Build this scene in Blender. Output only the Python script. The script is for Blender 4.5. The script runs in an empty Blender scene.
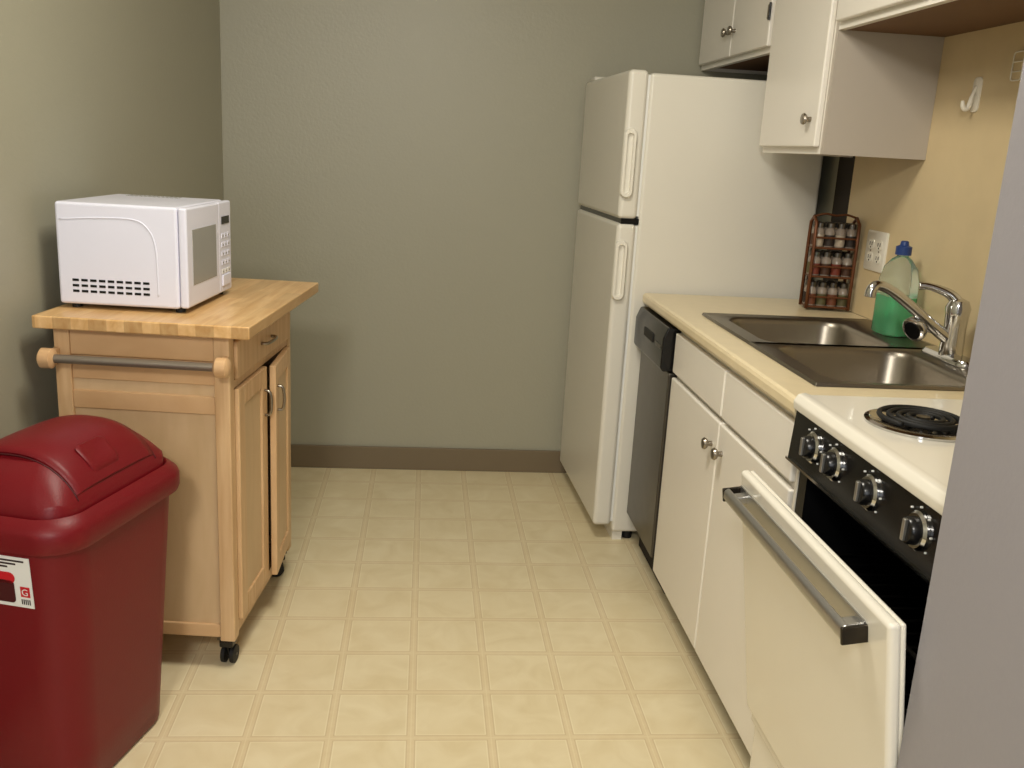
import bpy, bmesh, math, random
from mathutils import Vector, Matrix
random.seed(4)
S=bpy.context.scene
COL=bpy.context.collection
S.view_settings.view_transform='Standard'

def lin(c):
    return tuple(((v/255)/12.92 if v/255<=.04045 else ((v/255+.055)/1.055)**2.4) for v in c)
# ------------------------------------------------------------ materials
def mat(name,c,rough=.5,metal=0.,spec=.5,trans=0.,var=.04,vs=6.,bump=0.,bs=120.,coat=0.,emit=0.,ior=1.45):
    m=bpy.data.materials.new(name);m.use_nodes=True
    nt=m.node_tree;b=nt.nodes['Principled BSDF']
    c=lin(c)
    b.inputs['Roughness'].default_value=rough;b.inputs['Metallic'].default_value=metal
    b.inputs['Specular IOR Level'].default_value=spec;b.inputs['IOR'].default_value=ior
    b.inputs['Transmission Weight'].default_value=trans;b.inputs['Coat Weight'].default_value=coat
    tc=nt.nodes.new('ShaderNodeTexCoord')
    n=nt.nodes.new('ShaderNodeTexNoise');n.inputs['Scale'].default_value=vs;n.inputs['Detail'].default_value=4
    nt.links.new(tc.outputs['Object'],n.inputs['Vector'])
    mx=nt.nodes.new('ShaderNodeMixRGB')
    mx.inputs[1].default_value=(*[v*(1-var) for v in c],1);mx.inputs[2].default_value=(*[min(1,v*(1+var)) for v in c],1)
    nt.links.new(n.outputs['Fac'],mx.inputs[0]);nt.links.new(mx.outputs[0],b.inputs['Base Color'])
    if bump>0:
        n2=nt.nodes.new('ShaderNodeTexNoise');n2.inputs['Scale'].default_value=bs
        nt.links.new(tc.outputs['Object'],n2.inputs['Vector'])
        bp=nt.nodes.new('ShaderNodeBump');bp.inputs['Strength'].default_value=bump;bp.inputs['Distance'].default_value=.002
        nt.links.new(n2.outputs['Fac'],bp.inputs['Height']);nt.links.new(bp.outputs[0],b.inputs['Normal'])
    return m
def mat_wood(name,c1,c2,scale=(1,1,12),rough=.42,planks=None):
    m=bpy.data.materials.new(name);m.use_nodes=True
    nt=m.node_tree;b=nt.nodes['Principled BSDF'];b.inputs['Roughness'].default_value=rough
    tc=nt.nodes.new('ShaderNodeTexCoord');mp=nt.nodes.new('ShaderNodeMapping');mp.inputs['Scale'].default_value=scale
    nt.links.new(tc.outputs['Object'],mp.inputs[0])
    n=nt.nodes.new('ShaderNodeTexNoise');n.inputs['Scale'].default_value=4;n.inputs['Detail'].default_value=6;n.inputs['Distortion'].default_value=.6
    nt.links.new(mp.outputs[0],n.inputs['Vector'])
    r=nt.nodes.new('ShaderNodeValToRGB');r.color_ramp.elements[0].position=.3;r.color_ramp.elements[1].position=.72
    r.color_ramp.elements[0].color=(*lin(c1),1);r.color_ramp.elements[1].color=(*lin(c2),1)
    nt.links.new(n.outputs['Fac'],r.inputs[0]);out=r.outputs[0]
    if planks:
        mp2=nt.nodes.new('ShaderNodeMapping');mp2.inputs['Rotation'].default_value=planks
        nt.links.new(tc.outputs['Object'],mp2.inputs[0])
        bk=nt.nodes.new('ShaderNodeTexBrick');bk.inputs['Scale'].default_value=1
        bk.inputs['Brick Width'].default_value=.26;bk.inputs['Row Height'].default_value=.042;bk.inputs['Mortar Size'].default_value=.0005
        bk.inputs['Color1'].default_value=(.74,.72,.68,1);bk.inputs['Color2'].default_value=(1.08,1.08,1.08,1);bk.inputs['Mortar'].default_value=(.6,.55,.48,1)
        nt.links.new(mp2.outputs[0],bk.inputs['Vector'])
        mx=nt.nodes.new('ShaderNodeMixRGB');mx.blend_type='MULTIPLY';mx.inputs[0].default_value=.6
        nt.links.new(out,mx.inputs[1]);nt.links.new(bk.outputs['Color'],mx.inputs[2]);out=mx.outputs[0]
    nt.links.new(out,b.inputs['Base Color'])
    return m
def mat_floor():
    m=bpy.data.materials.new('vinyl_tile');m.use_nodes=True
    nt=m.node_tree;b=nt.nodes['Principled BSDF'];b.inputs['Roughness'].default_value=.36
    N=nt.nodes.new;L=nt.links.new
    def math_(op,a,bb=None):
        n=N('ShaderNodeMath');n.operation=op
        for i,v in enumerate((a,bb)):
            if v is None: continue
            if isinstance(v,(int,float)): n.inputs[i].default_value=v
            else: L(v,n.inputs[i])
        return n.outputs[0]
    tc=N('ShaderNodeTexCoord');sp=N('ShaderNodeSeparateXYZ');L(tc.outputs['Object'],sp.inputs[0])
    T=.1905
    def cell(o,ph):
        f=math_('FRACT',math_('DIVIDE',math_('SUBTRACT',o,ph),T))
        d=math_('ABSOLUTE',math_('SUBTRACT',f,.5))
        return math_('MULTIPLY',math_('SUBTRACT',.5,d),T)
    dx=cell(sp.outputs[0],.002-T*10);dy=cell(sp.outputs[1],1.94-T*20)
    dm=math_('MINIMUM',dx,dy)
    band=math_('LESS_THAN',dm,.0095)
    def line(at,w): return math_('LESS_THAN',math_('ABSOLUTE',math_('SUBTRACT',dm,at)),w)
    n1=N('ShaderNodeTexNoise');n1.inputs['Scale'].default_value=9;n1.inputs['Detail'].default_value=9;n1.inputs['Distortion'].default_value=.9
    L(tc.outputs['Object'],n1.inputs['Vector'])
    r=N('ShaderNodeValToRGB');r.color_ramp.elements[0].position=.3;r.color_ramp.elements[1].position=.7
    r.color_ramp.elements[0].color=(*lin((219,203,164)),1);r.color_ramp.elements[1].color=(*lin((230,217,182)),1)
    L(n1.outputs['Fac'],r.inputs[0])
    n2=N('ShaderNodeTexNoise');n2.inputs['Scale'].default_value=60;n2.inputs['Detail'].default_value=3;L(tc.outputs['Object'],n2.inputs['Vector'])
    out=r.outputs[0]
    def over(out,fac,c):
        q=N('ShaderNodeMixRGB');q.inputs[2].default_value=(*lin(c),1);L(out,q.inputs[1]);L(fac,q.inputs[0]);return q.outputs[0]
    out=over(out,math_('MULTIPLY',band,math_('ADD',math_('MULTIPLY',n2.outputs['Fac'],.6),.12)),(214,192,152))
    out=over(out,math_('MULTIPLY',line(.0095,.0014),.55),(198,174,132))
    out=over(out,math_('MULTIPLY',line(.0125,.0013),.5),(240,230,200))
    out=over(out,math_('MULTIPLY',line(0,.0014),.35),(236,224,192))
    L(out,b.inputs['Base Color'])
    bp=N('ShaderNodeBump');bp.inputs['Strength'].default_value=.12;bp.inputs['Distance'].default_value=.001
    L(math_('SUBTRACT',n1.outputs['Fac'],band),bp.inputs['Height']);L(bp.outputs[0],b.inputs['Normal'])
    return m
M={}
M['wall']=mat('wall_paint',(159,156,138),.42,var=.03,vs=1.5,bump=.25,bs=90)
M['wallp']=mat('partition_paint',(148,145,150),.5,var=.03,vs=1.5,bump=.25,bs=90)
M['ceil']=mat('ceiling_paint',(225,222,214),.8,bump=.5,bs=60)
M['base']=mat('vinyl_baseboard',(116,102,80),.45)
M['floor']=mat_floor()
M['white']=mat('painted_cabinet_white',(234,229,219),.32,var=.02,coat=.1)
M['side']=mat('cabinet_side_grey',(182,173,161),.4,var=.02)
M['appl']=mat('fridge_enamel',(219,215,203),.3,var=.015,bump=.12,bs=350)
M['enamel']=mat('stove_enamel',(234,229,216),.16,var=.01,coat=.4)
M['mw']=mat('microwave_white',(224,225,240),.3,var=.01)
M['mwgrey']=mat('microwave_window',(150,150,146),.2)
M['black']=mat('black_plastic',(14,14,15),.25)
M['rubber']=mat('black_rubber',(12,12,12),.6)
M['kick']=mat('dark_kick',(30,24,18),.8)  # plain dark finish of the kick plates and dishwasher tub
M['cream']=mat('laminate_counter',(224,208,172),.3,var=.08,vs=22,coat=.15)
M['splash']=mat('laminate_backsplash',(212,192,152),.38,var=.10,vs=9)
M['darkgap']=mat('gap_shade_dark',(46,40,34),.8)  # near-black colour that paints in the shade of the fridge gap
M['under']=mat('raw_underside',(112,82,54),.7,var=.15,vs=8)
M['steel']=mat('brushed_steel',(104,100,94),.34,metal=1,var=.14,vs=20)
M['sink']=mat('sink_steel',(148,141,130),.35,metal=1,var=.06,vs=20)
M['chrome']=mat('chrome',(205,205,205),.1,metal=1,var=.02)
M['nickel']=mat('nickel_knob',(150,142,130),.28,metal=1)
M['iron']=mat('dark_pull',(60,55,48),.35,metal=.8)
M['alu']=mat('anodised_handle',(180,179,176),.3,metal=.9)
M['oven']=mat('oven_black',(12,12,13),.35,bump=.1)
M['rod']=mat('towel_rod_grey',(138,128,116),.35,metal=.6)
M['red']=mat('bin_red_plastic',(108,8,19),.42,spec=.4,var=.05,bump=.15,bs=260)
M['redd']=mat('bin_seam_red',(66,4,12),.5)
M['label']=mat('label_white',(225,225,222),.4)
M['labelr']=mat('label_red',(190,20,35),.4)
M['labeld']=mat('label_dark',(45,22,24),.4)
M['copper']=mat('rack_brown',(104,62,36),.4,metal=.4)
M['glass']=mat('jar_glass',(200,185,170),.1,trans=.6)
M['clear']=mat('clear_plastic',(232,243,238),.1,trans=.9,ior=1.15)
M['green']=mat('green_soap',(50,200,120),.15,trans=.25,ior=1.33)
M['blue']=mat('blue_cap',(36,62,120),.35)
M['ivory']=mat('outlet_ivory',(236,231,218),.35)
M['wood']=mat_wood('birch_wood',(192,152,108),(214,179,136),(1,14,1.2))
M['woodv']=mat_wood('birch_wood_vertical',(194,156,112),(214,181,138),(12,12,1))
M['panel']=mat_wood('birch_panel',(196,166,126),(206,177,138),(5,5,1))
M['top']=mat_wood('butcher_block',(202,157,100),(226,190,138),(14,1.5,8),.3,planks=(0,0,math.pi/2))
M['handle']=mat('fridge_handle_white',(228,224,212),.35)

# ------------------------------------------------------------ geometry helpers
def empty(name,loc=(0,0,0),rz=0.,parent=None,rot=None):
    e=bpy.data.objects.new(name,None);COL.objects.link(e);e.location=loc
    e.rotation_euler=rot if rot else (0,0,rz);e.empty_display_size=.05
    if parent: e.parent=parent
    return e
def addm(name,verts,faces,m,parent=None,bev=0.,smooth=False,seg=2,sub=0,solid=0):
    me=bpy.data.meshes.new(name);me.from_pydata([tuple(v) for v in verts],[],faces)
    bm=bmesh.new();bm.from_mesh(me);bmesh.ops.recalc_face_normals(bm,faces=bm.faces);bm.to_mesh(me);bm.free()
    if smooth:
        for p in me.polygons:p.use_smooth=True
    me.materials.append(m if not isinstance(m,str) else M[m])
    o=bpy.data.objects.new(name,me);COL.objects.link(o)
    if solid:
        s=o.modifiers.new('s','SOLIDIFY');s.thickness=solid;s.offset=0
    if bev:
        b=o.modifiers.new('b','BEVEL');b.width=bev;b.segments=seg;b.limit_method='ANGLE';b.angle_limit=.6
        for p in me.polygons:p.use_smooth=True
        w=o.modifiers.new('w','WEIGHTED_NORMAL');w.keep_sharp=False
    if sub:
        s=o.modifiers.new('sub','SUBSURF');s.levels=sub;s.render_levels=sub
    if parent:o.parent=parent
    return o
BF=[(0,1,3,2),(4,6,7,5),(0,4,5,1),(2,3,7,6),(0,2,6,4),(1,5,7,3)]
def box(name,x0,x1,y0,y1,z0,z1,m,parent=None,bev=0.,seg=2):
    v=[(x,y,z) for x in(x0,x1) for y in(y0,y1) for z in(z0,z1)]
    return addm(name,v,BF,m,parent,bev,seg=seg)
def prism(name,pts,z0,z1,m,parent=None,bev=0):
    n=len(pts);v=[(x,y,z0) for x,y in pts]+[(x,y,z1) for x,y in pts]
    f=[tuple(range(n)),tuple(range(n,2*n))]+[(i,(i+1)%n,n+(i+1)%n,n+i) for i in range(n)]
    return addm(name,v,f,m,parent,bev)
def prism_y(name,pts,y0,y1,m,parent=None,bev=0,seg=2):
    n=len(pts);v=[(x,y0,z) for x,z in pts]+[(x,y1,z) for x,z in pts]
    f=[tuple(range(n)),tuple(range(n,2*n))]+[(i,(i+1)%n,n+(i+1)%n,n+i) for i in range(n)]
    return addm(name,v,f,m,parent,bev,seg=seg)
def lathe(name,prof,c,m,parent=None,n=28,axis=(0,0,1),smooth=True,bev=0):
    q=Vector((0,0,1)).rotation_difference(Vector(axis).normalized());c=Vector(c)
    v=[];f=[]
    for r,h in prof:
        for i in range(n):
            a=2*math.pi*i/n;v.append(c+q@Vector((r*math.cos(a),r*math.sin(a),h)))
    for k in range(len(prof)-1):
        for i in range(n):
            j=(i+1)%n;f.append((k*n+i,k*n+j,(k+1)*n+j,(k+1)*n+i))
    f.append(tuple(range(n)));f.append(tuple(range((len(prof)-1)*n,len(prof)*n)))
    o=addm(name,v,f,m,parent,0,False)
    if smooth:
        for p in o.data.polygons:
            p.use_smooth=len(p.vertices)==4
        try: o.data.set_sharp_from_angle(angle=.7)
        except Exception: pass
    return o
def cyl(name,p0,p1,r,m,parent=None,n=20,r2=None):
    p0=Vector(p0);p1=Vector(p1);L=(p1-p0).length
    return lathe(name,[(r,0),(r2 if r2 is not None else r,L)],p0,m,parent,n,p1-p0)
def tube(name,pts,r,m,parent=None,n=12,close=False,rs=None,smoothpath=0):
    pts=[Vector(p) for p in pts]
    if smoothpath:
        out=[];P=pts;K=smoothpath
        for i in range(len(P)-1):
            a=P[max(i-1,0)];b=P[i];c=P[i+1];d=P[min(i+2,len(P)-1)]
            for k in range(K):
                t=k/K;out.append(.5*((2*b)+(-a+c)*t+(2*a-5*b+4*c-d)*t*t+(-a+3*b-3*c+d)*t**3))
        out.append(P[-1])
        if rs: 
            rr=[]
            for i in range(len(rs)-1):
                for k in range(K): rr.append(rs[i]+(rs[i+1]-rs[i])*k/K)
            rr.append(rs[-1]);rs=rr
        pts=out
    N=len(pts);v=[];f=[];up=None
    for i,p in enumerate(pts):
        if close: t=(pts[(i+1)%N]-pts[i-1]).normalized()
        else: t=(pts[min(i+1,N-1)]-pts[max(i-1,0)]).normalized()
        if up is None:
            up=t.orthogonal().normalized()
        up=(up-t*up.dot(t)).normalized();s=t.cross(up);R=rs[i] if rs else r
        for k in range(n):
            a=2*math.pi*k/n;v.append(p+up*math.cos(a)*R+s*math.sin(a)*R)
    for i in range(N if close else N-1):
        j=(i+1)%N
        for k in range(n):
            l=(k+1)%n;f.append((i*n+k,i*n+l,j*n+l,j*n+k))
    if not close:
        f.append(tuple(range(n)));f.append(tuple(range((N-1)*n,N*n)))
    return addm(name,v,f,m,parent,0,True)
def rrect(cx,cy,hx,hy,r,n=6):
    out=[]
    for sx,sy,a0 in((1,1,0),(-1,1,90),(-1,-1,180),(1,-1,270)):
        for k in range(n+1):
            a=math.radians(a0+90*k/n);out.append((cx+sx*(hx-r)+r*math.cos(a),cy+sy*(hy-r)+r*math.sin(a)))
    return out
def loft(name,loops,m,parent=None,cap0=True,cap1=True,smooth=True,bev=0,solid=0,sub=0):
    n=len(loops[0]);v=[p for l in loops for p in l];f=[]
    for k in range(len(loops)-1):
        for i in range(n):
            j=(i+1)%n;f.append((k*n+i,k*n+j,(k+1)*n+j,(k+1)*n+i))
    if cap0:f.append(tuple(range(n)))
    if cap1:f.append(tuple(range((len(loops)-1)*n,len(loops)*n)))
    o=addm(name,v,f,m,parent,bev,False,solid=solid,sub=sub)
    if smooth:
        for p in o.data.polygons:p.use_smooth=len(p.vertices)==4
        try:o.data.set_sharp_from_angle(angle=.8)
        except Exception:pass
    return o
def knob(name,c,axis,m,parent,r=.016,L=.026):
    return lathe(name,[(r*.45,0),(r*.4,L*.4),(r*.8,L*.55),(r,L*.75),(r*.85,L*.95),(r*.3,L)],c,m,parent,20,axis)

# ------------------------------------------------------------ room
XR=1.371;YB=3.825;H=2.44
def lw(y): return -.796-.1005*(YB-y)
box('floor',-1.6,1.6,-1.9,4.0,-.08,0,'floor')
box('ceiling',-1.6,1.6,-1.9,4.0,H,H+.08,'ceil')
box('wall_back',-1.0,1.55,YB,YB+.12,0,H,'wall')
prism('wall_left',[(lw(YB+.12),YB+.12),(lw(-1.8),-1.8),(lw(-1.8)-.12,-1.8),(lw(YB+.12)-.12,YB+.12)],0,H,'wall')
box('wall_right',XR,XR+.12,1.08,YB,0,H,'wall')
box('wall_partition',.68,XR+.12,-1.8,1.08,0,H,'wallp')
box('wall_rear',-1.55,.68,-1.9,-1.8,0,H,'wallp')
box('baseboard_back',lw(YB)+.002,.75,YB-.012,YB-.0005,0,.1,'base',None,.003)
prism('baseboard_left',[(lw(3.81)+.001,3.81),(lw(-1.7)+.001,-1.7),(lw(-1.7)+.012,-1.7),(lw(3.81)+.012,3.81)],0,.1,'base')
box('baseboard_right',.668,.6795,-1.7,1.07,0,.1,'base',None,.003)
box('trim_backsplash',XR-.008,XR-.0005,1.1,2.972,.915,1.725,'splash')
box('gap_shade_strip',XR-.004,XR-.0005,2.973,3.10,.915,1.725,'darkgap')  # added dark strip standing in for shade between backsplash and fridge

# ------------------------------------------------------------ refrigerator (stands very slightly turned)
FY0,FY1=3.088,3.785
fr=empty('refrigerator',(.632,FY0,0),math.radians(2.3))
D=FY1-FY0
box('cabinet_body',.072,.692,.004,D,.035,1.622,'appl',fr,.012,3)
box('freezer_door',0,.066,0,D+.002,1.155,1.629,'appl',fr,.016,4)
box('fresh_food_door',0,.066,0,D+.002,.062,1.141,'appl',fr,.016,4)
box('door_gasket_upper',.064,.074,.012,D-.01,1.165,1.615,'label',fr)
box('door_gasket_lower',.064,.074,.012,D-.01,.075,1.135,'label',fr)
box('door_gap_strip',.012,.073,.006,D-.01,1.139,1.157,'black',fr)
box('toe_grille',.079,.114,.02,D-.02,.0,.06,'handle',fr)
for i,(x,y) in enumerate(((.14,.05),(.14,.63),(.64,.05),(.64,.63))):
    cyl('foot_%d'%i,(x,y,0),(x,y,.04),.02,'rubber',fr)
box('hinge_cap',.014,.104,D-.09,D-.02,1.629,1.645,'appl',fr,.005)
for nm,z0,z1 in(('freezer_handle',1.225,1.445),('fridge_handle',.885,1.085)):
    zc=(z0+z1)/2;hz=(z1-z0)/2
    lo=[[(x,-d,z) for x,z in rrect(.018,zc,a,b,r)] for a,b,r,d in((.021,hz,.020,-.004),(.021,hz,.020,.012),(.018,hz-.003,.017,.016),(.011,hz-.013,.0105,.016),(.010,hz-.015,.0095,.003))]
    loft(nm,lo,'handle',fr)
    
# ------------------------------------------------------------ dishwasher
dw=empty('dishwasher')
D0,D1=2.682,3.068
box('tub_body',.775,1.34,D0+.004,D1-.004,.1,.868,'kick',dw)
box('steel_door',.744,.775,D0+.004,D1-.004,.125,.730,'steel',dw,.004)
prism_y('control_panel',[(.775,.734),(.724,.734),(.716,.746),(.716,.835),(.730,.870),(.775,.870)],D0+.003,D1-.003,'black',dw,.004)
box('latch_recess',.7125,.718,2.80,2.92,.80,.828,'rubber',dw,.002)
box('vent_strip',.7145,.718,2.70,2.77,.80,.812,'steel',dw)
box('kick_plate',.80,.82,D0+.004,D1-.004,.0,.12,'kick',dw)
box('edge_trim',.742,.7445,D0+.004,D0+.012,.13,.728,'steel',dw)

# ------------------------------------------------------------ base cabinet
bc=empty('base_cabinet')
B0,B1=1.722,2.678
box('side_far',.79,1.36,B1-.018,B1,.09,.874,'white',bc)
box('side_near',.79,1.36,B0,B0+.018,.09,.874,'white',bc)
box('bottom_panel',.79,1.352,B0+.018,B1-.018,.09,.106,'white',bc)
box('back_panel',1.352,1.362,B0+.018,B1-.018,.106,.874,'white',bc)
box('frame_top',.768,.79,B0,B1,.855,.874,'white',bc)
box('frame_mid',.768,.79,B0,B1,.715,.735,'white',bc)
box('frame_stile',.769,.789,2.17,2.21,.09,.855,'white',bc)
box('frame_stile_far',.769,.789,B1-.03,B1,.09,.855,'white',bc)
box('frame_stile_near',.769,.789,B0,B0+.03,.09,.855,'white',bc)
box('toe_kick',.83,.845,B0,B1,0,.09,'kick',bc)
ym=2.192
box('drawer_front_1',.750,.768,ym+.004,B1-.006,.737,.858,'white',bc,.005,3)
box('drawer_front_2',.750,.768,B0+.006,ym-.004,.737,.858,'white',bc,.005,3)
box('door_1',.750,.768,ym+.003,B1-.004,.088,.722,'white',bc,.005,3)
box('door_2',.750,.768,B0+.003,ym-.003,.088,.722,'white',bc,.005,3)
knob('knob_1',(.750,2.235,.655),(-1,0,0),'nickel',bc)
knob('knob_2',(.750,2.150,.655),(-1,0,0),'nickel',bc)

# ------------------------------------------------------------ countertop
ct=empty('countertop')
C0,C1=1.716,3.075;z0,z1=.876,.914
def slab(n,x0,x1,y0,y1): box(n,x0,x1,y0,y1,z0,z1,'cream',ct)
prof=[(.868,z0),(.748,z0),(.740,z0+.004),(.736,z0+.012),(.736,z1-.010),(.739,z1-.003),(.747,z1),(.868,z1)]
prism_y('front_nosing',prof,C0,C1,'cream',ct)
slab('far_section',.868,1.3625,2.642,C1)
slab('near_section',.868,1.3625,C0,1.862)
slab('back_strip',1.240,1.3625,1.862,2.642)

# ------------------------------------------------------------ sink
sk=empty('kitchen_sink')
SX0,SX1,SY0,SY1=.822,1.338,1.83,2.675;sm=(SY0+SY1)/2
for nm,y0,y1,g0,g1 in(('near_bowl',SY0,sm,.040,.018),('far_bowl',sm,SY1,.018,.040)):
    def R(x0,x1,ya,yb,r,z): return [(x,y,z) for x,y in rrect((x0+x1)/2,(ya+yb)/2,(x1-x0)/2,(yb-ya)/2,r,8)]
    N_=nm[0]=='n'
    bx0,bx1,by0,by1=.880,1.225,y0+g0,y1-g1
    loops=[R(SX0,SX1,y0,y1,.0015,.9155),R(SX0+.003,SX1-.003,y0+(.003 if N_ else 0),y1-(0 if N_ else .003),.0015,.922),
      R(SX0+.014,SX1-.014,y0+(.014 if N_ else 0),y1-(0 if N_ else .014),.01,.9185),
      R(bx0-.006,bx1+.006,by0-.006,by1+.006,.065,.918),R(bx0,bx1,by0,by1,.06,.912),R(bx0+.004,bx1-.004,by0+.004,by1-.004,.06,.90),
      R(bx0+.012,bx1-.012,by0+.012,by1-.012,.06,.77),R(bx0+.03,bx1-.03,by0+.03,by1-.03,.055,.742),R(bx0+.14,bx1-.14,by0+.14,by1-.14,.03,.736)]
    loft(nm,loops,'sink',sk,cap0=False,cap1=True)
    cx,cy=(bx0+bx1)/2,(by0+by1)/2
    lathe(nm+'_drain',[(.04,.0),(.04,.003),(.03,.004),(.028,.001)],(cx,cy,.737),'chrome',sk)
    
# ------------------------------------------------------------ faucet
fc=empty('faucet')
fx,fy=1.288,2.13
loft('deck_plate',[[(x,y,z) for x,y in rrect(fx,fy,a,b,r)] for a,b,r,z in((.030,.10,.028,.9195),(.030,.10,.028,.926),(.024,.094,.022,.934))],'chrome',fc)
lathe('body',[(.028,0),(.027,.03),(.025,.07),(.027,.10),(.029,.118),(.022,.135),(.006,.142)],(fx,fy,.93),'chrome',fc)
tube('spout',[(fx-.01,fy,.970),(1.24,fy+.003,.995),(1.18,fy+.008,1.04),(1.12,fy+.012,1.080),(1.085,fy+.013,1.092),(1.070,fy+.013,1.082),(1.068,fy+.013,1.064)],.012,'chrome',fc,14,rs=[.017,.015,.013,.012,.012,.013,.0135],smoothpath=6)
tube('lever',[(fx,fy,1.055),(fx-.02,fy+.012,1.078),(fx-.06,fy+.03,1.092),(fx-.085,fy+.042,1.092)],.008,'chrome',fc,10,rs=[.016,.012,.009,.010],smoothpath=5)
tube('spray_arm',[(fx-.008,fy-.01,.96),(1.25,fy+.0,.985),(1.215,fy+.015,.995)],.009,'chrome',fc,10,smoothpath=4)
lathe('spray_head',[(.008,-.03),(.022,-.012),(.031,0),(.031,.012),(.025,.016)],(1.200,fy+.018,.992),'chrome',fc,24,(-.8,-.35,-.35))
lathe('spray_face',[(.023,0),(.022,.002)],(1.187,fy+.011,.986),'black',fc,24,(-.8,-.35,-.35))

# ------------------------------------------------------------ stove
st=empty('stove')
T0,T1=1.085,1.712
XS=.742
box('side_far',XS+.013,1.33,T1-.012,T1,.03,.895,'enamel',st)
box('side_near',XS+.013,1.33,T0,T0+.012,.03,.895,'enamel',st)
box('back',1.33,1.355,T0,T1,.03,.895,'enamel',st)
box('base_pan',XS+.04,1.329,T0+.013,T1-.013,.03,.06,'oven',st)
for i,(x,y) in enumerate(((.82,T0+.05),(.82,T1-.05),(1.3,T0+.05),(1.3,T1-.05))): cyl('foot_%d'%i,(x,y,0),(x,y,.035),.015,'rubber',st)
prism_y('cooktop',[(XS-.012,.898),(XS-.014,.915),(XS-.006,.928),(XS+.008,.931),(XS+.02,.927),(1.355,.927),(1.355,.898)],T0,T1,'enamel',st,.003)
box('backguard',1.30,1.355,T0,T1,.928,1.01,'enamel',st,.006)
def burner(nm,cx,cy,R):
    lathe(nm+'_drip_pan',[(R+.016,0),(R+.016,.004),(R+.008,.006),(R,.001),(R*.6,.0005)],(cx,cy,.9275),'chrome',st,40)
    pts=[]
    turns=3.6
    for k in range(150):
        t=k/149;a=t*turns*2*math.pi;r=.018+(R-.024)*t;pts.append((cx+r*math.cos(a),cy+r*math.sin(a),.941))
    tube(nm+'_coil',pts,.0048,'rubber',st,8)
    lathe(nm+'_cap',[(.012,0),(.012,.006)],(cx,cy,.938),'steel',st,20)
    for a in(0,2.09,4.19): cyl(nm+'_support',(cx,cy,.934),(cx+R*.95*math.cos(a),cy+R*.95*math.sin(a),.934),.0025,'steel',st,6)
burner('burner_1',.886,1.515,.082);burner('burner_2',.95,1.235,.078);burner('burner_3',1.15,1.545,.095);burner('burner_4',1.18,1.25,.078)
prism_y('control_panel',[(XS+.02,.798),(XS-.012,.798),(XS-.006,.897),(XS+.02,.897)],T0+.006,T1-.004,'black',st,.002)
box('panel_trim_bottom',XS-.016,XS-.010,T0+.006,T1-.004,.796,.801,'chrome',st)
for i,y in enumerate((1.602,1.508,1.370,1.215)):
    c=(XS-.009,y,.853);ax=(-1,0,.05)
    lathe('knob_%d_skirt'%i,[(.030,0),(.030,.004),(.026,.008)],c,'chrome',st,28,ax)
    lathe('knob_%d'%i,[(.022,.006),(.0205,.018),(.018,.021)],c,'black',st,24,ax)
    box('knob_%d_grip'%i,XS-.035,XS-.028,y-.004,y+.004,.838,.872,'alu',st,.0015)
    for k in range(7):
        a=-2.2+k*.73;yy=y+.037*math.sin(a);zz=.853+.037*math.cos(a)
        box('tick_%d_%d'%(i,k),XS-.0125,XS-.009,yy-.0012,yy+.0012,zz-.0012,zz+.0012,'label',st)
box('cavity_top',XS+.014,1.25,T0+.014,T1-.014,.785,.797,'oven',st)
box('cavity_bottom',XS+.014,1.25,T0+.014,T1-.014,.245,.257,'oven',st)
box('cavity_left',XS+.014,1.24,T1-.05,T1-.014,.257,.785,'oven',st)
box('cavity_right',XS+.014,1.24,T0+.014,T0+.05,.257,.785,'oven',st)
box('cavity_back',1.24,1.25,T0+.014,T1-.014,.257,.785,'oven',st)
for zz in(.42,.62):
    for k in range(12):
        y=T0+.07+k*(T1-T0-.14)/11;cyl('rack_wire',(XS+.05,y,zz),(1.23,y,zz),.0022,'steel',st,6)
    for x in(XS+.05,1.0,1.23): cyl('rack_bar',(x,T0+.052,zz),(x,T1-.052,zz),.0035,'steel',st,6)
box('storage_drawer',XS-.006,XS+.012,T0+.004,T1-.004,.07,.228,'enamel',st,.006,3)
box('drawer_lip',XS-.016,XS-.004,T0+.004,T1-.004,.205,.228,'enamel',st,.004)
od=empty('oven_door',(XS-.006,0,.243),0,st,rot=(0,math.radians(-8.1),0))
DL=.535
box('outer_skin',-.024,-.004,T0+.001,T1-.004,0,DL,'enamel',od,.008,4)
box('inner_liner',-.004,.010,T0+.035,T1-.035,.03,DL-.014,'oven',od,.006)
box('inner_flange',-.005,.003,T0+.004,T1-.007,.004,DL-.003,'enamel',od,.003)
hz=DL-.048
prism_y('handle_bar',[(-.058,hz-.013),(-.063,hz-.003),(-.061,hz+.011),(-.051,hz+.016),(-.045,hz+.008),(-.047,hz-.011)],T0+.068,T1-.012,'alu',od,.003)
for y in(T0+.09,T1-.04): box('handle_post',-.050,-.022,y-.012,y+.012,hz-.006,hz+.010,'alu',od,.003)
box('handle_backplate',-.027,-.0235,T0+.068,T1-.012,hz-.016,hz+.018,'alu',od,.001)
for y in(T0+.065,T1-.010): box('handle_end_cap',-.063,-.022,y-.003,y+.003,hz-.013,hz+.015,'iron',od,.002)

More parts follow.
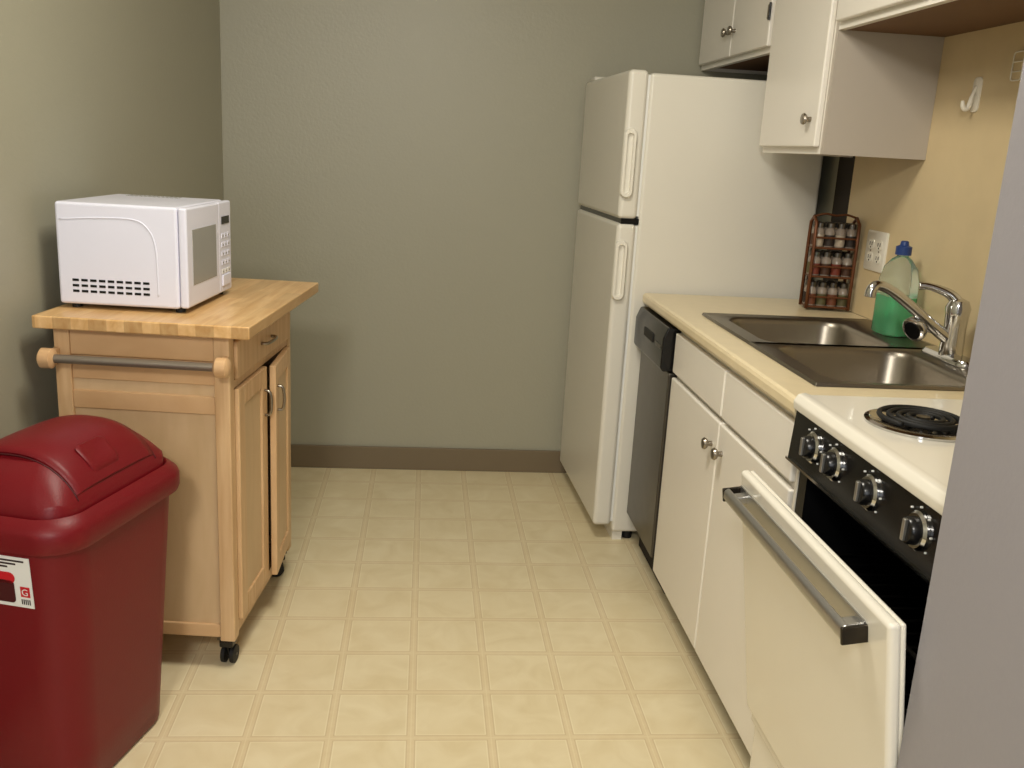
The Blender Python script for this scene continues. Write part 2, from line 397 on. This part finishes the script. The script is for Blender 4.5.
# ------------------------------------------------------------ wall cabinets
XU=1.067;ZC=2.14;XB=XR-.0085
def wallcab(name,y0,y1,zb,doors,knobs,far=True,sidem='side'):
    e=empty(name)
    if far: box('carcass_side_far',XU+.019,XB,y1-.016,y1,zb,ZC,'white',e)
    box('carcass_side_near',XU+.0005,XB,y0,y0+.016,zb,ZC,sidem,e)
    ya=y0+.016
    box('face_frame_bottom',XU,XU+.019,ya,y1,zb,zb+.035,'white',e)
    box('face_frame_top',XU,XU+.019,ya,y1,ZC-.035,ZC,'white',e)
    for a,b in((ya,y0+.04),(y1-.03,y1)): box('face_frame_stile',XU,XU+.019,a,b,zb+.035,ZC-.035,'white',e)
    box('underside',XU+.019,XB-.0,ya,y1-(.016 if far else 0),zb+(.012 if far else .0005),zb+.022,'under',e)
    box('top',XU+.019,XB,ya,y1-.016,ZC-.012,ZC,'white',e)
    for i,(a,b) in enumerate(doors): box('door_%d'%(i+1),XU-.018,XU-.0005,a,b,zb+.018,ZC-.02,'white',e,.005,3)
    for i,(y,z) in enumerate(knobs): knob('knob_%d'%(i+1),(XU-.018,y,z),(-1,0,0),'nickel',e)
    return e
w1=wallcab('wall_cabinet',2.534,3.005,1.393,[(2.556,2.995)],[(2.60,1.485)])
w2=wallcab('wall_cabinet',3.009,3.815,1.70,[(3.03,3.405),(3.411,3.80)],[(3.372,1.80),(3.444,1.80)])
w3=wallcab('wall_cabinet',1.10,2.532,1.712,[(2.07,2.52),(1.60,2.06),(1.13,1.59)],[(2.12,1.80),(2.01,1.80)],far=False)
for z in(1.82,2.04):
    box('hinge',XU-.023,XU-.017,3.024,3.046,z-.022,z+.022,'nickel',w2,.002); 
    cyl('hinge_pin',(XU-.021,3.026,z-.026),(XU-.021,3.026,z+.026),.004,'black',w2,10)

# ------------------------------------------------------------ spice rack
sr=empty('spice_rack',(1.283,2.875,.9145),math.radians(-8))
w,d=.066,.036
for s in(-1,1):
    tube('side_frame',[(s*w,-d,0.006),(s*w,-d,.10),(s*w,-d,.20),(s*w,-d+.004,.275),(s*w,0,.293),(s*w,d-.004,.275),(s*w,d,.2),(s*w,d,.006)],.0055,'copper',sr,8)
jar=[('cinnamon',(105,58,34)),('pepper',(44,34,28)),('paprika',(110,46,30)),('herb',(84,78,48)),('salt',(170,156,136)),('clove',(70,44,28))]
JM=[mat('spice_'+n,c,.6,var=.25,vs=200) for n,c in jar]
for t,zz in enumerate((.012,.108,.198)):
    for yy in(-d,d):
        cyl('rail_low',(-w,yy,zz),(w,yy,zz),.0035,'copper',sr,8);cyl('rail_high',(-w,yy,zz+.032),(w,yy,zz+.032),.003,'copper',sr,8)
    box('shelf',-w,w,-d,d,zz-.003,zz,'copper',sr)
    for r_ in range(2):
      for k in range(4):
        x=-w+.0165+k*.033;y=-.0165+r_*.034
        lathe('jar_glass',[(.0145,0),(.0155,.004),(.0155,.052),(.011,.060),(.011,.064)],(x,y,zz+.0005),'glass',sr,16)
        lathe('jar_contents',[(.0158,.006),(.0158,.040)],(x,y,zz+.0005),JM[(k*3+t*2+r_)%6],sr,16)
        lathe('jar_lid',[(.0135,.062),(.0135,.076),(.0115,.078)],(x,y,zz+.0005),'steel',sr,16)
tube('top_scroll',[(-w,0,.293),(-w*.5,0,.302),(0,0,.298),(w*.5,0,.302),(w,0,.293)],.0035,'copper',sr,8,smoothpath=5)

# ------------------------------------------------------------ soap bottle
sb=empty('dish_soap_bottle',(1.298,2.452,.9192))
loft('bottle_shell',[[(x,y,z) for x,y in rrect(0,0,a,b,r,6)] for a,b,r,z in((.038,.050,.028,.0),(.043,.056,.031,.006),(.043,.056,.031,.10),(.042,.055,.031,.15),(.036,.046,.028,.185),(.022,.026,.016,.208),(.015,.015,.0145,.216),(.014,.014,.0135,.228))],'clear',sb)
loft('soap_liquid',[[(x,y,z) for x,y in rrect(0,0,a,b,r,6)] for a,b,r,z in((.036,.048,.026,.003),(.0405,.0535,.028,.009),(.0405,.0535,.028,.108))],'green',sb)
lathe('cap',[(.021,.220),(.021,.242),(.012,.246),(.010,.256),(.007,.258)],(0,0,0),'blue',sb)

# ------------------------------------------------------------ outlet, hooks
ol=empty('power_outlet',(XR-.008,2.735,1.12))
loft('cover_plate',[[(-x_,y,z) for y,z in rrect(0,0,a,b,.006,4)] for a,b,x_ in((.064,.060,.0),(.064,.060,.004),(.061,.057,.0065))],'ivory',ol)
for s in(-1,1):
    for zc in(-.02,.02):
        loft('socket',[[(-x_,y,z) for y,z in rrect(s*.026,zc,a,.0145,.009,4)] for a,x_ in((.017,.005),(.017,.0085))],'ivory',ol)
        for q in(-.0065,.0065): box('slot',-.0092,-.0080,s*.026+q-.0018,s*.026+q+.0018,zc-.004,zc+.007,'black',ol)
        cyl('ground_hole',(-.0092,s*.026,zc-.009),(-.008,s*.026,zc-.009),.0028,'black',ol,10)
    cyl('screw',(-.0075,s*.026,0),(-.006,s*.026,0),.003,'nickel',ol,10)
hk=empty('wall_hook',(XR-.008,2.335,1.556))
loft('hook_plate',[[(-x_,y,z) for y,z in rrect(0,0,a,b,.012,5)] for a,b,x_ in((.018,.042,0),(.018,.042,.003),(.016,.040,.0045))],'ivory',hk)
tube('hook_arm',[(-.004,0,.02),(-.012,0,-.005),(-.016,0,-.028),(-.024,0,-.036),(-.032,0,-.028),(-.034,0,-.016)],.004,'ivory',hk,10,rs=[.003,.005,.007,.007,.006,.004],smoothpath=5)
h2=empty('small_wire_item',(XR-.008,2.175,1.612))  # simplified small wire item on a plate, exact use unknown
loft('back_plate',[[(-x_,y,z) for y,z in rrect(0,0,a,b,.006,4)] for a,b,x_ in((.022,.034,.0),(.022,.034,.002),(.020,.032,.003))],'splash',h2)
tube('wire_loop',[(-.006,y,z) for y,z in rrect(0,0,.02,.032,.008,4)],.0018,'ivory',h2,8,close=True)
for z in(-.012,.010): cyl('wire_bar',(-.006,-.02,z),(-.006,.02,z),.0016,'ivory',h2,8)

# ------------------------------------------------------------ kitchen cart
CA=math.radians(-5.753)
kc=empty('kitchen_cart',(-.404,2.191,0),CA)
CW,CD,CHT=.512,.757,.924
U0,U1,V0,V1=-.478,-.058,.030,.630;ZB=.095
TT=.031
box('butcher_block_top',-CW,0,0,CD,CHT-TT,CHT,'top',kc,.004,3)
zt=CHT-TT-.001;L_=.038
for i,(u,v) in enumerate(((U0,V0),(U1-L_,V0),(U0,V1-L_),(U1-L_,V1-L_))): box('leg_%d'%i,u,u+L_,v,v+L_,ZB-.01,zt,'woodv',kc,.003)
for nm,v in(('near',V0),('far',V1-.022)):
    a,b=U0+L_,U1-L_
    box(nm+'_rail_top',a,b,v+.003,v+.02,.828,zt,'wood',kc,.002)
    box(nm+'_rail_upper',a,b,v+.006,v+.02,.768,.826,'wood',kc,.002)
    box(nm+'_rail_mid',a,b,v+.003,v+.02,.695,.740,'wood',kc,.002)
    box(nm+'_rail_bottom',a,b,v+.003,v+.02,ZB,ZB+.035,'wood',kc,.002)
    box(nm+'_panel',a,b,v+.010,v+.016,ZB+.03,.83,'panel',kc)
box('back_panel',U0+.004,U0+.012,V0+L_,V1-L_,ZB,zt,'panel',kc)
box('cabinet_floor',U0+.014,U1-.024,V0+L_,V1-L_,ZB,ZB+.016,'wood',kc)
a,b=V0+L_,V1-L_
box('front_rail_top',U1-.022,U1-.002,a,b,.876,zt,'wood',kc)
box('front_rail_mid',U1-.022,U1-.002,a,b,.755,.775,'wood',kc)
box('front_rail_bottom',U1-.022,U1-.002,a,b,ZB,ZB+.03,'wood',kc)
box('drawer_front',U1-.02,U1+.008,a+.004,b-.004,.778,.872,'wood',kc,.004)
mid=(a+b)/2
def cdoor(nm,hinge_v,sgn,ang,wd):
    e=empty(nm,(U1-.008,hinge_v,0),0,kc);e.rotation_euler=(0,0,ang)
    A,B=(0,wd) if sgn>0 else (-wd,0)
    zl,zh=ZB+.034,.752
    fwd=.05
    box('stile_a',0,.018,A,A+fwd,zl,zh,'woodv',e,.003);box('stile_b',0,.018,B-fwd,B,zl,zh,'woodv',e,.003)
    box('rail_a',0,.018,A+fwd,B-fwd,zl,zl+fwd,'wood',e,.003);box('rail_b',0,.018,A+fwd,B-fwd,zh-fwd,zh,'wood',e,.003)
    box('door_panel',.004,.012,A+fwd-.002,B-fwd+.002,zl+fwd-.002,zh-fwd+.002,'panel',e)
    hv=B-.025 if sgn>0 else A+.025
    tube('pull',[(.018,hv,.69),(.032,hv,.685),(.036,hv,.655),(.032,hv,.625),(.018,hv,.62)],.004,'nickel',e,8,smoothpath=4)
cdoor('cart_door_near',a+.003,1,0,mid-a-.005)
cdoor('cart_door_far',b-.003,-1,math.radians(5),b-mid-.005)
tube('drawer_pull',[(U1+.008,mid-.05,.825),(U1+.024,mid-.045,.825),(U1+.028,mid,.825),(U1+.024,mid+.045,.825),(U1+.008,mid+.05,.825)],.0045,'nickel',kc,8,smoothpath=4)
vb=-.012;zr=.826
cyl('towel_rod',(U0-.005,vb,zr),(U1+.004,vb,zr),.0105,'rod',kc,16)
for u in(U0+.004,U1-.004):
    lathe('towel_rod_end',[(.016,-.018),(.024,-.012),(.024,.012),(.016,.018)],(u,vb,zr),'wood',kc,24,(1,0,0))
    box('towel_bracket',max(u-.011,U0),min(u+.011,U1),vb+.005,V0+.002,zr-.016,zr+.018,'wood',kc,.003)
for i,(u,v) in enumerate(((U0+.03,V0+.035),(U1-.030,V0+.035),(U0+.03,V1-.03),(U1-.030,V1-.03))):
    c=empty('caster_%d'%i,(u,v,0),.5+i,kc)
    box('mount',-.02,.02,-.02,.02,ZB-.016,ZB-.009,'steel',c)
    for s in(-1,1): 
        lathe('wheel',[(.02,-.006),(.0245,-.005),(.0245,.005),(.02,.006)],(.012,s*.012,.0250),'rubber',c,24,(0,1,0))
    cyl('axle',(.012,-.02,.025),(.012,.02,.025),.004,'steel',c,10)
    prism_y('fork',[(-.014,.082),(.016,.082),(.022,.025),(.004,.022)],-.004,.004,'black',c,.002)
    box('hood',-.016,.02,-.018,.018,.054,.08,'black',c,.005)

# ------------------------------------------------------------ microwave
u,v=-.181,.113
mo=empty('microwave',(-.404+u*math.cos(CA)-v*math.sin(CA),2.191+u*math.sin(CA)+v*math.cos(CA),CHT+.0005),math.radians(-5.416))
mw,md,mh=.316,.361,.258;z0=.011
box('casing',-mw,-.022,0,md,z0,mh,'mw',mo,.008,3)
for i,(x,y) in enumerate(((-.03,.03),(-.03,md-.03),(-mw+.03,.03),(-mw+.03,md-.03))): cyl('foot_%d'%i,(x,y,0),(x,y,z0+.002),.012,'rubber',mo)
dsp=md*.70
box('door',-.021,0,.002,dsp,z0+.002,mh-.001,'mw',mo,.006,3)
box('control_panel',-.021,-.001,dsp+.002,md-.002,z0+.002,mh-.001,'mw',mo,.005,3)
box('door_window',-.002,.0012,.04,dsp-.03,z0+.055,mh-.055,'mwgrey',mo,.001)
box('display',-.002,.0006,dsp+.022,md-.022,mh-.06,mh-.04,'black',mo)
for r in range(5):
    for c in range(3):
        y=dsp+.02+c*.025;z=mh-.085-r*.024;box('key_%d_%d'%(r,c),-.002,.0004,y,y+.019,z-.013,z,'label' if r==4 else 'mw',mo,.0005)
        box('key_mark_%d_%d'%(r,c),.0003,.0007,y+.005,y+.014,z-.009,z-.005,'mwgrey',mo)
box('door_button',-.002,.003,dsp+.02,md-.02,z0+.02,z0+.05,'mw',mo,.002)
for r in range(3):
    for k in range(9):
        xx=-mw+.035+k*.0215
        box('vent_%d_%d'%(r,k),xx,xx+.0155,-.0008,.002,z0+.030+r*.0135,z0+.036+r*.0135,'black',mo)
arch=[(-mw+.012,z0+.205),(-mw+.10,z0+.212),(-mw+.19,z0+.212),(-mw+.225,z0+.19),(-mw+.24,z0+.15),(-mw+.243,z0+.08),(-mw+.243,z0+.03)]
tube('embossed_arch',[(x,.0,z) for x,z in arch],.0018,'mw',mo,8,smoothpath=5)
for k in range(12): box('top_vent_%d'%k,-mw+.05+k*.012,-mw+.056+k*.012,md-.06,md-.02,mh-.001,mh+.0004,'mwgrey',mo)

# ------------------------------------------------------------ trash bin
tb=empty('trash_bin',(-.752,1.925,0),math.radians(-16))
HX,HY=.172,.222;ZR=.612
def TL(sx,sy,r,z): return [(x,y,z) for x,y in rrect(0,0,sx,sy,r,8)]
def tap(z): t=z/ZR;return (HX-.034*(1-t)-.008,HY-.036*(1-t)-.008)
loops=[]
for z in(.0,.012,.1,.2,.3,.4,.5,ZR): 
    a,b=tap(z); 
    if z==0:a-=.008;b-=.008
    loops.append(TL(a,b,.075+.01*z,z))
loft('bin_body',loops,'red',tb,cap1=True)
loft('lid_collar',[TL(HX-.002,HY-.002,.078,ZR-.036),TL(HX+.003,HY+.003,.08,ZR-.036),TL(HX+.006,HY+.006,.08,ZR-.026),TL(HX+.006,HY+.006,.08,ZR),TL(HX+.003,HY+.003,.08,ZR+.010),TL(HX-.008,HY-.008,.075,ZR+.022),TL(HX-.016,HY-.016,.07,ZR+.028),TL(HX-.020,HY-.020,.068,ZR+.024),TL(HX-.022,HY-.022,.066,ZR+.010)],'red',tb)
ax_,by_=HX-.022,HY-.022
K=16
def dz(x,y,h=.122):
    e=max(0,1-abs(x/(ax_))**2.3)**.62;g=max(0,1-abs(y/by_)**3.6)**.55
    return ZR+.018+h*e*g
base=rrect(0,0,ax_,by_,.066,8)
verts=[];n=len(base)
for k in range(K):
    s=math.cos(k/K*math.pi/2)
    for x,y in base: verts.append((x*s,y*s,dz(x*s,y*s) if k else ZR+.014))
verts.append((0,0,dz(0,0)))
faces=[]
for k in range(K-1):
    for i in range(n):
        j=(i+1)%n;faces.append((k*n+i,k*n+j,(k+1)*n+j,(k+1)*n+i))
for i in range(n): faces.append(((K-1)*n+i,(K-1)*n+(i+1)%n,K*n))
addm('lid_dome',verts,faces,'red',tb,0,True)
V_=[];F_=[];nx,ny=24,14
for i in range(nx+1):
    x=ax_*.93*math.sin((i/nx*2-1)*math.pi/2)
    for j in range(ny+1):
        y=-by_*.66+by_*1.32*j/ny
        V_.append((x,y,dz(x,y)+.004))
for i in range(nx):
    for j in range(ny):
        a=i*(ny+1)+j;F_.append((a,a+1,a+ny+2,a+ny+1))
fo=addm('swing_flap',V_,F_,'red',tb,0,True)
sm_=fo.modifiers.new('s','SOLIDIFY');sm_.thickness=.006;sm_.offset=-1 
for s in(-1,1):
    tube('flap_seam',[(x_,s*by_*.672,dz(x_,s*by_*.672)+.0004) for x_ in [ax_*.95*math.sin((q/20*2-1)*math.pi/2) for q in range(21)]],.0016,'redd',tb,6)
loft('push_tab',[[(x,y,dz(x,y)+q) for x,y in rrect(.108,-.02,a,b,.01,4)] for a,b,q in((.022,.045,.003),(.022,.045,.009),(.018,.040,.012),(.012,.034,.009))],'red',tb)
def onface(x,z):
    a,b=tap(z);return (x,-b-.0015,z)
def patch(nm,x0,x1,z0,z1,m,off):
    P=[onface(x0,z0),onface(x1,z0),onface(x1,z1),onface(x0,z1)]
    P=[(x,y-off,z) for x,y,z in P];Q=[(x,y+.001,z) for x,y,z in P]
    addm(nm,P+Q,[(0,1,2,3),(4,5,6,7),(0,1,5,4),(1,2,6,5),(2,3,7,6),(3,0,4,7)],m,tb)
patch('label_base',-.048,.086,.455,.562,'label',0)
for k in range(3): patch('label_line_%d'%k,-.03,.074-.018*k,.552-.007*k,.5555-.007*k,'labeld',.0006)
loft('label_photo_bin',[[(x,onface(x,z)[1]-q,z) for x,z in rrect(.018,.487,.030,.024,.008,4)] for q in(.0004,.0012)],'redd',tb,smooth=False)
loft('label_photo_lid',[[(x,onface(x,z)[1]-q,z) for x,z in rrect(.018,.516,.033,.012,.0118,4)] for q in(.0004,.0012)],'labelr',tb,smooth=False)
patch('label_grade',.060,.080,.478,.500,'labelr',.0006)
def text(nm,body,size,loc,rot,m,parent):
    cu=bpy.data.curves.new(nm,'FONT');cu.body=body;cu.size=size;cu.extrude=.0002;cu.align_x='CENTER'
    o=bpy.data.objects.new(nm,cu);COL.objects.link(o);o.location=loc;o.rotation_euler=rot;o.parent=parent;cu.materials.append(M[m]);return o
lx,ly,lz=onface(.070,.482);text('label_letter','G',.020,(lx,ly-.0014,lz),(math.radians(90+3.4),0,0),'label',tb)
for k in range(5): patch('label_bar_%d'%k,.060+k*.0042,.0622+k*.0042,.462,.473,'labeld',.0006)

# ------------------------------------------------------------ lights
def area(name,loc,target,size,sy,power,col):
    l=bpy.data.lights.new(name,'AREA');l.shape='RECTANGLE';l.size=size;l.size_y=sy;l.energy=power;l.color=col
    o=bpy.data.objects.new(name,l);COL.objects.link(o);o.location=loc
    o.rotation_euler=(Vector(target)-Vector(loc)).to_track_quat('-Z','Y').to_euler();return o
area('ceiling_light',(.0,1.75,2.42),(.0,1.75,0),.5,.5,25,(1,.94,.81))
area('hall_light',(-.45,-.8,2.32),(-.1,2.2,.8),.35,.35,36,(1,.95,.86))
area('rear_cool_fill',(-.35,-1.7,1.5),(0,2.5,1.1),1.3,1.2,20,(.91,.95,1))  # broad cool fill light behind the camera; no window modelled
W=bpy.data.worlds.new('w');S.world=W;W.use_nodes=True
W.node_tree.nodes['Background'].inputs[0].default_value=(.9,.93,1,1);W.node_tree.nodes['Background'].inputs[1].default_value=.3

# ------------------------------------------------------------ camera
y,pi,r=[math.radians(a) for a in(-5.744,14.208,3.208)]
fw=Vector((math.sin(-y)*math.cos(pi),math.cos(y)*math.cos(pi),-math.sin(pi)))
rt=Vector((math.cos(y),math.sin(y),0));up=rt.cross(fw)
rt2=rt*math.cos(r)+up*math.sin(r);up2=-rt*math.sin(r)+up*math.cos(r)
cd=bpy.data.cameras.new('camera');cam=bpy.data.objects.new('camera',cd);COL.objects.link(cam)
cd.sensor_width=36;cd.lens=36*932.84/1024;cd.clip_start=.02
mt=Matrix((( rt2.x,up2.x,-fw.x,0),(rt2.y,up2.y,-fw.y,0),(rt2.z,up2.z,-fw.z,1.365),(0,0,0,1)))
cam.matrix_world=mt
S.camera=cam
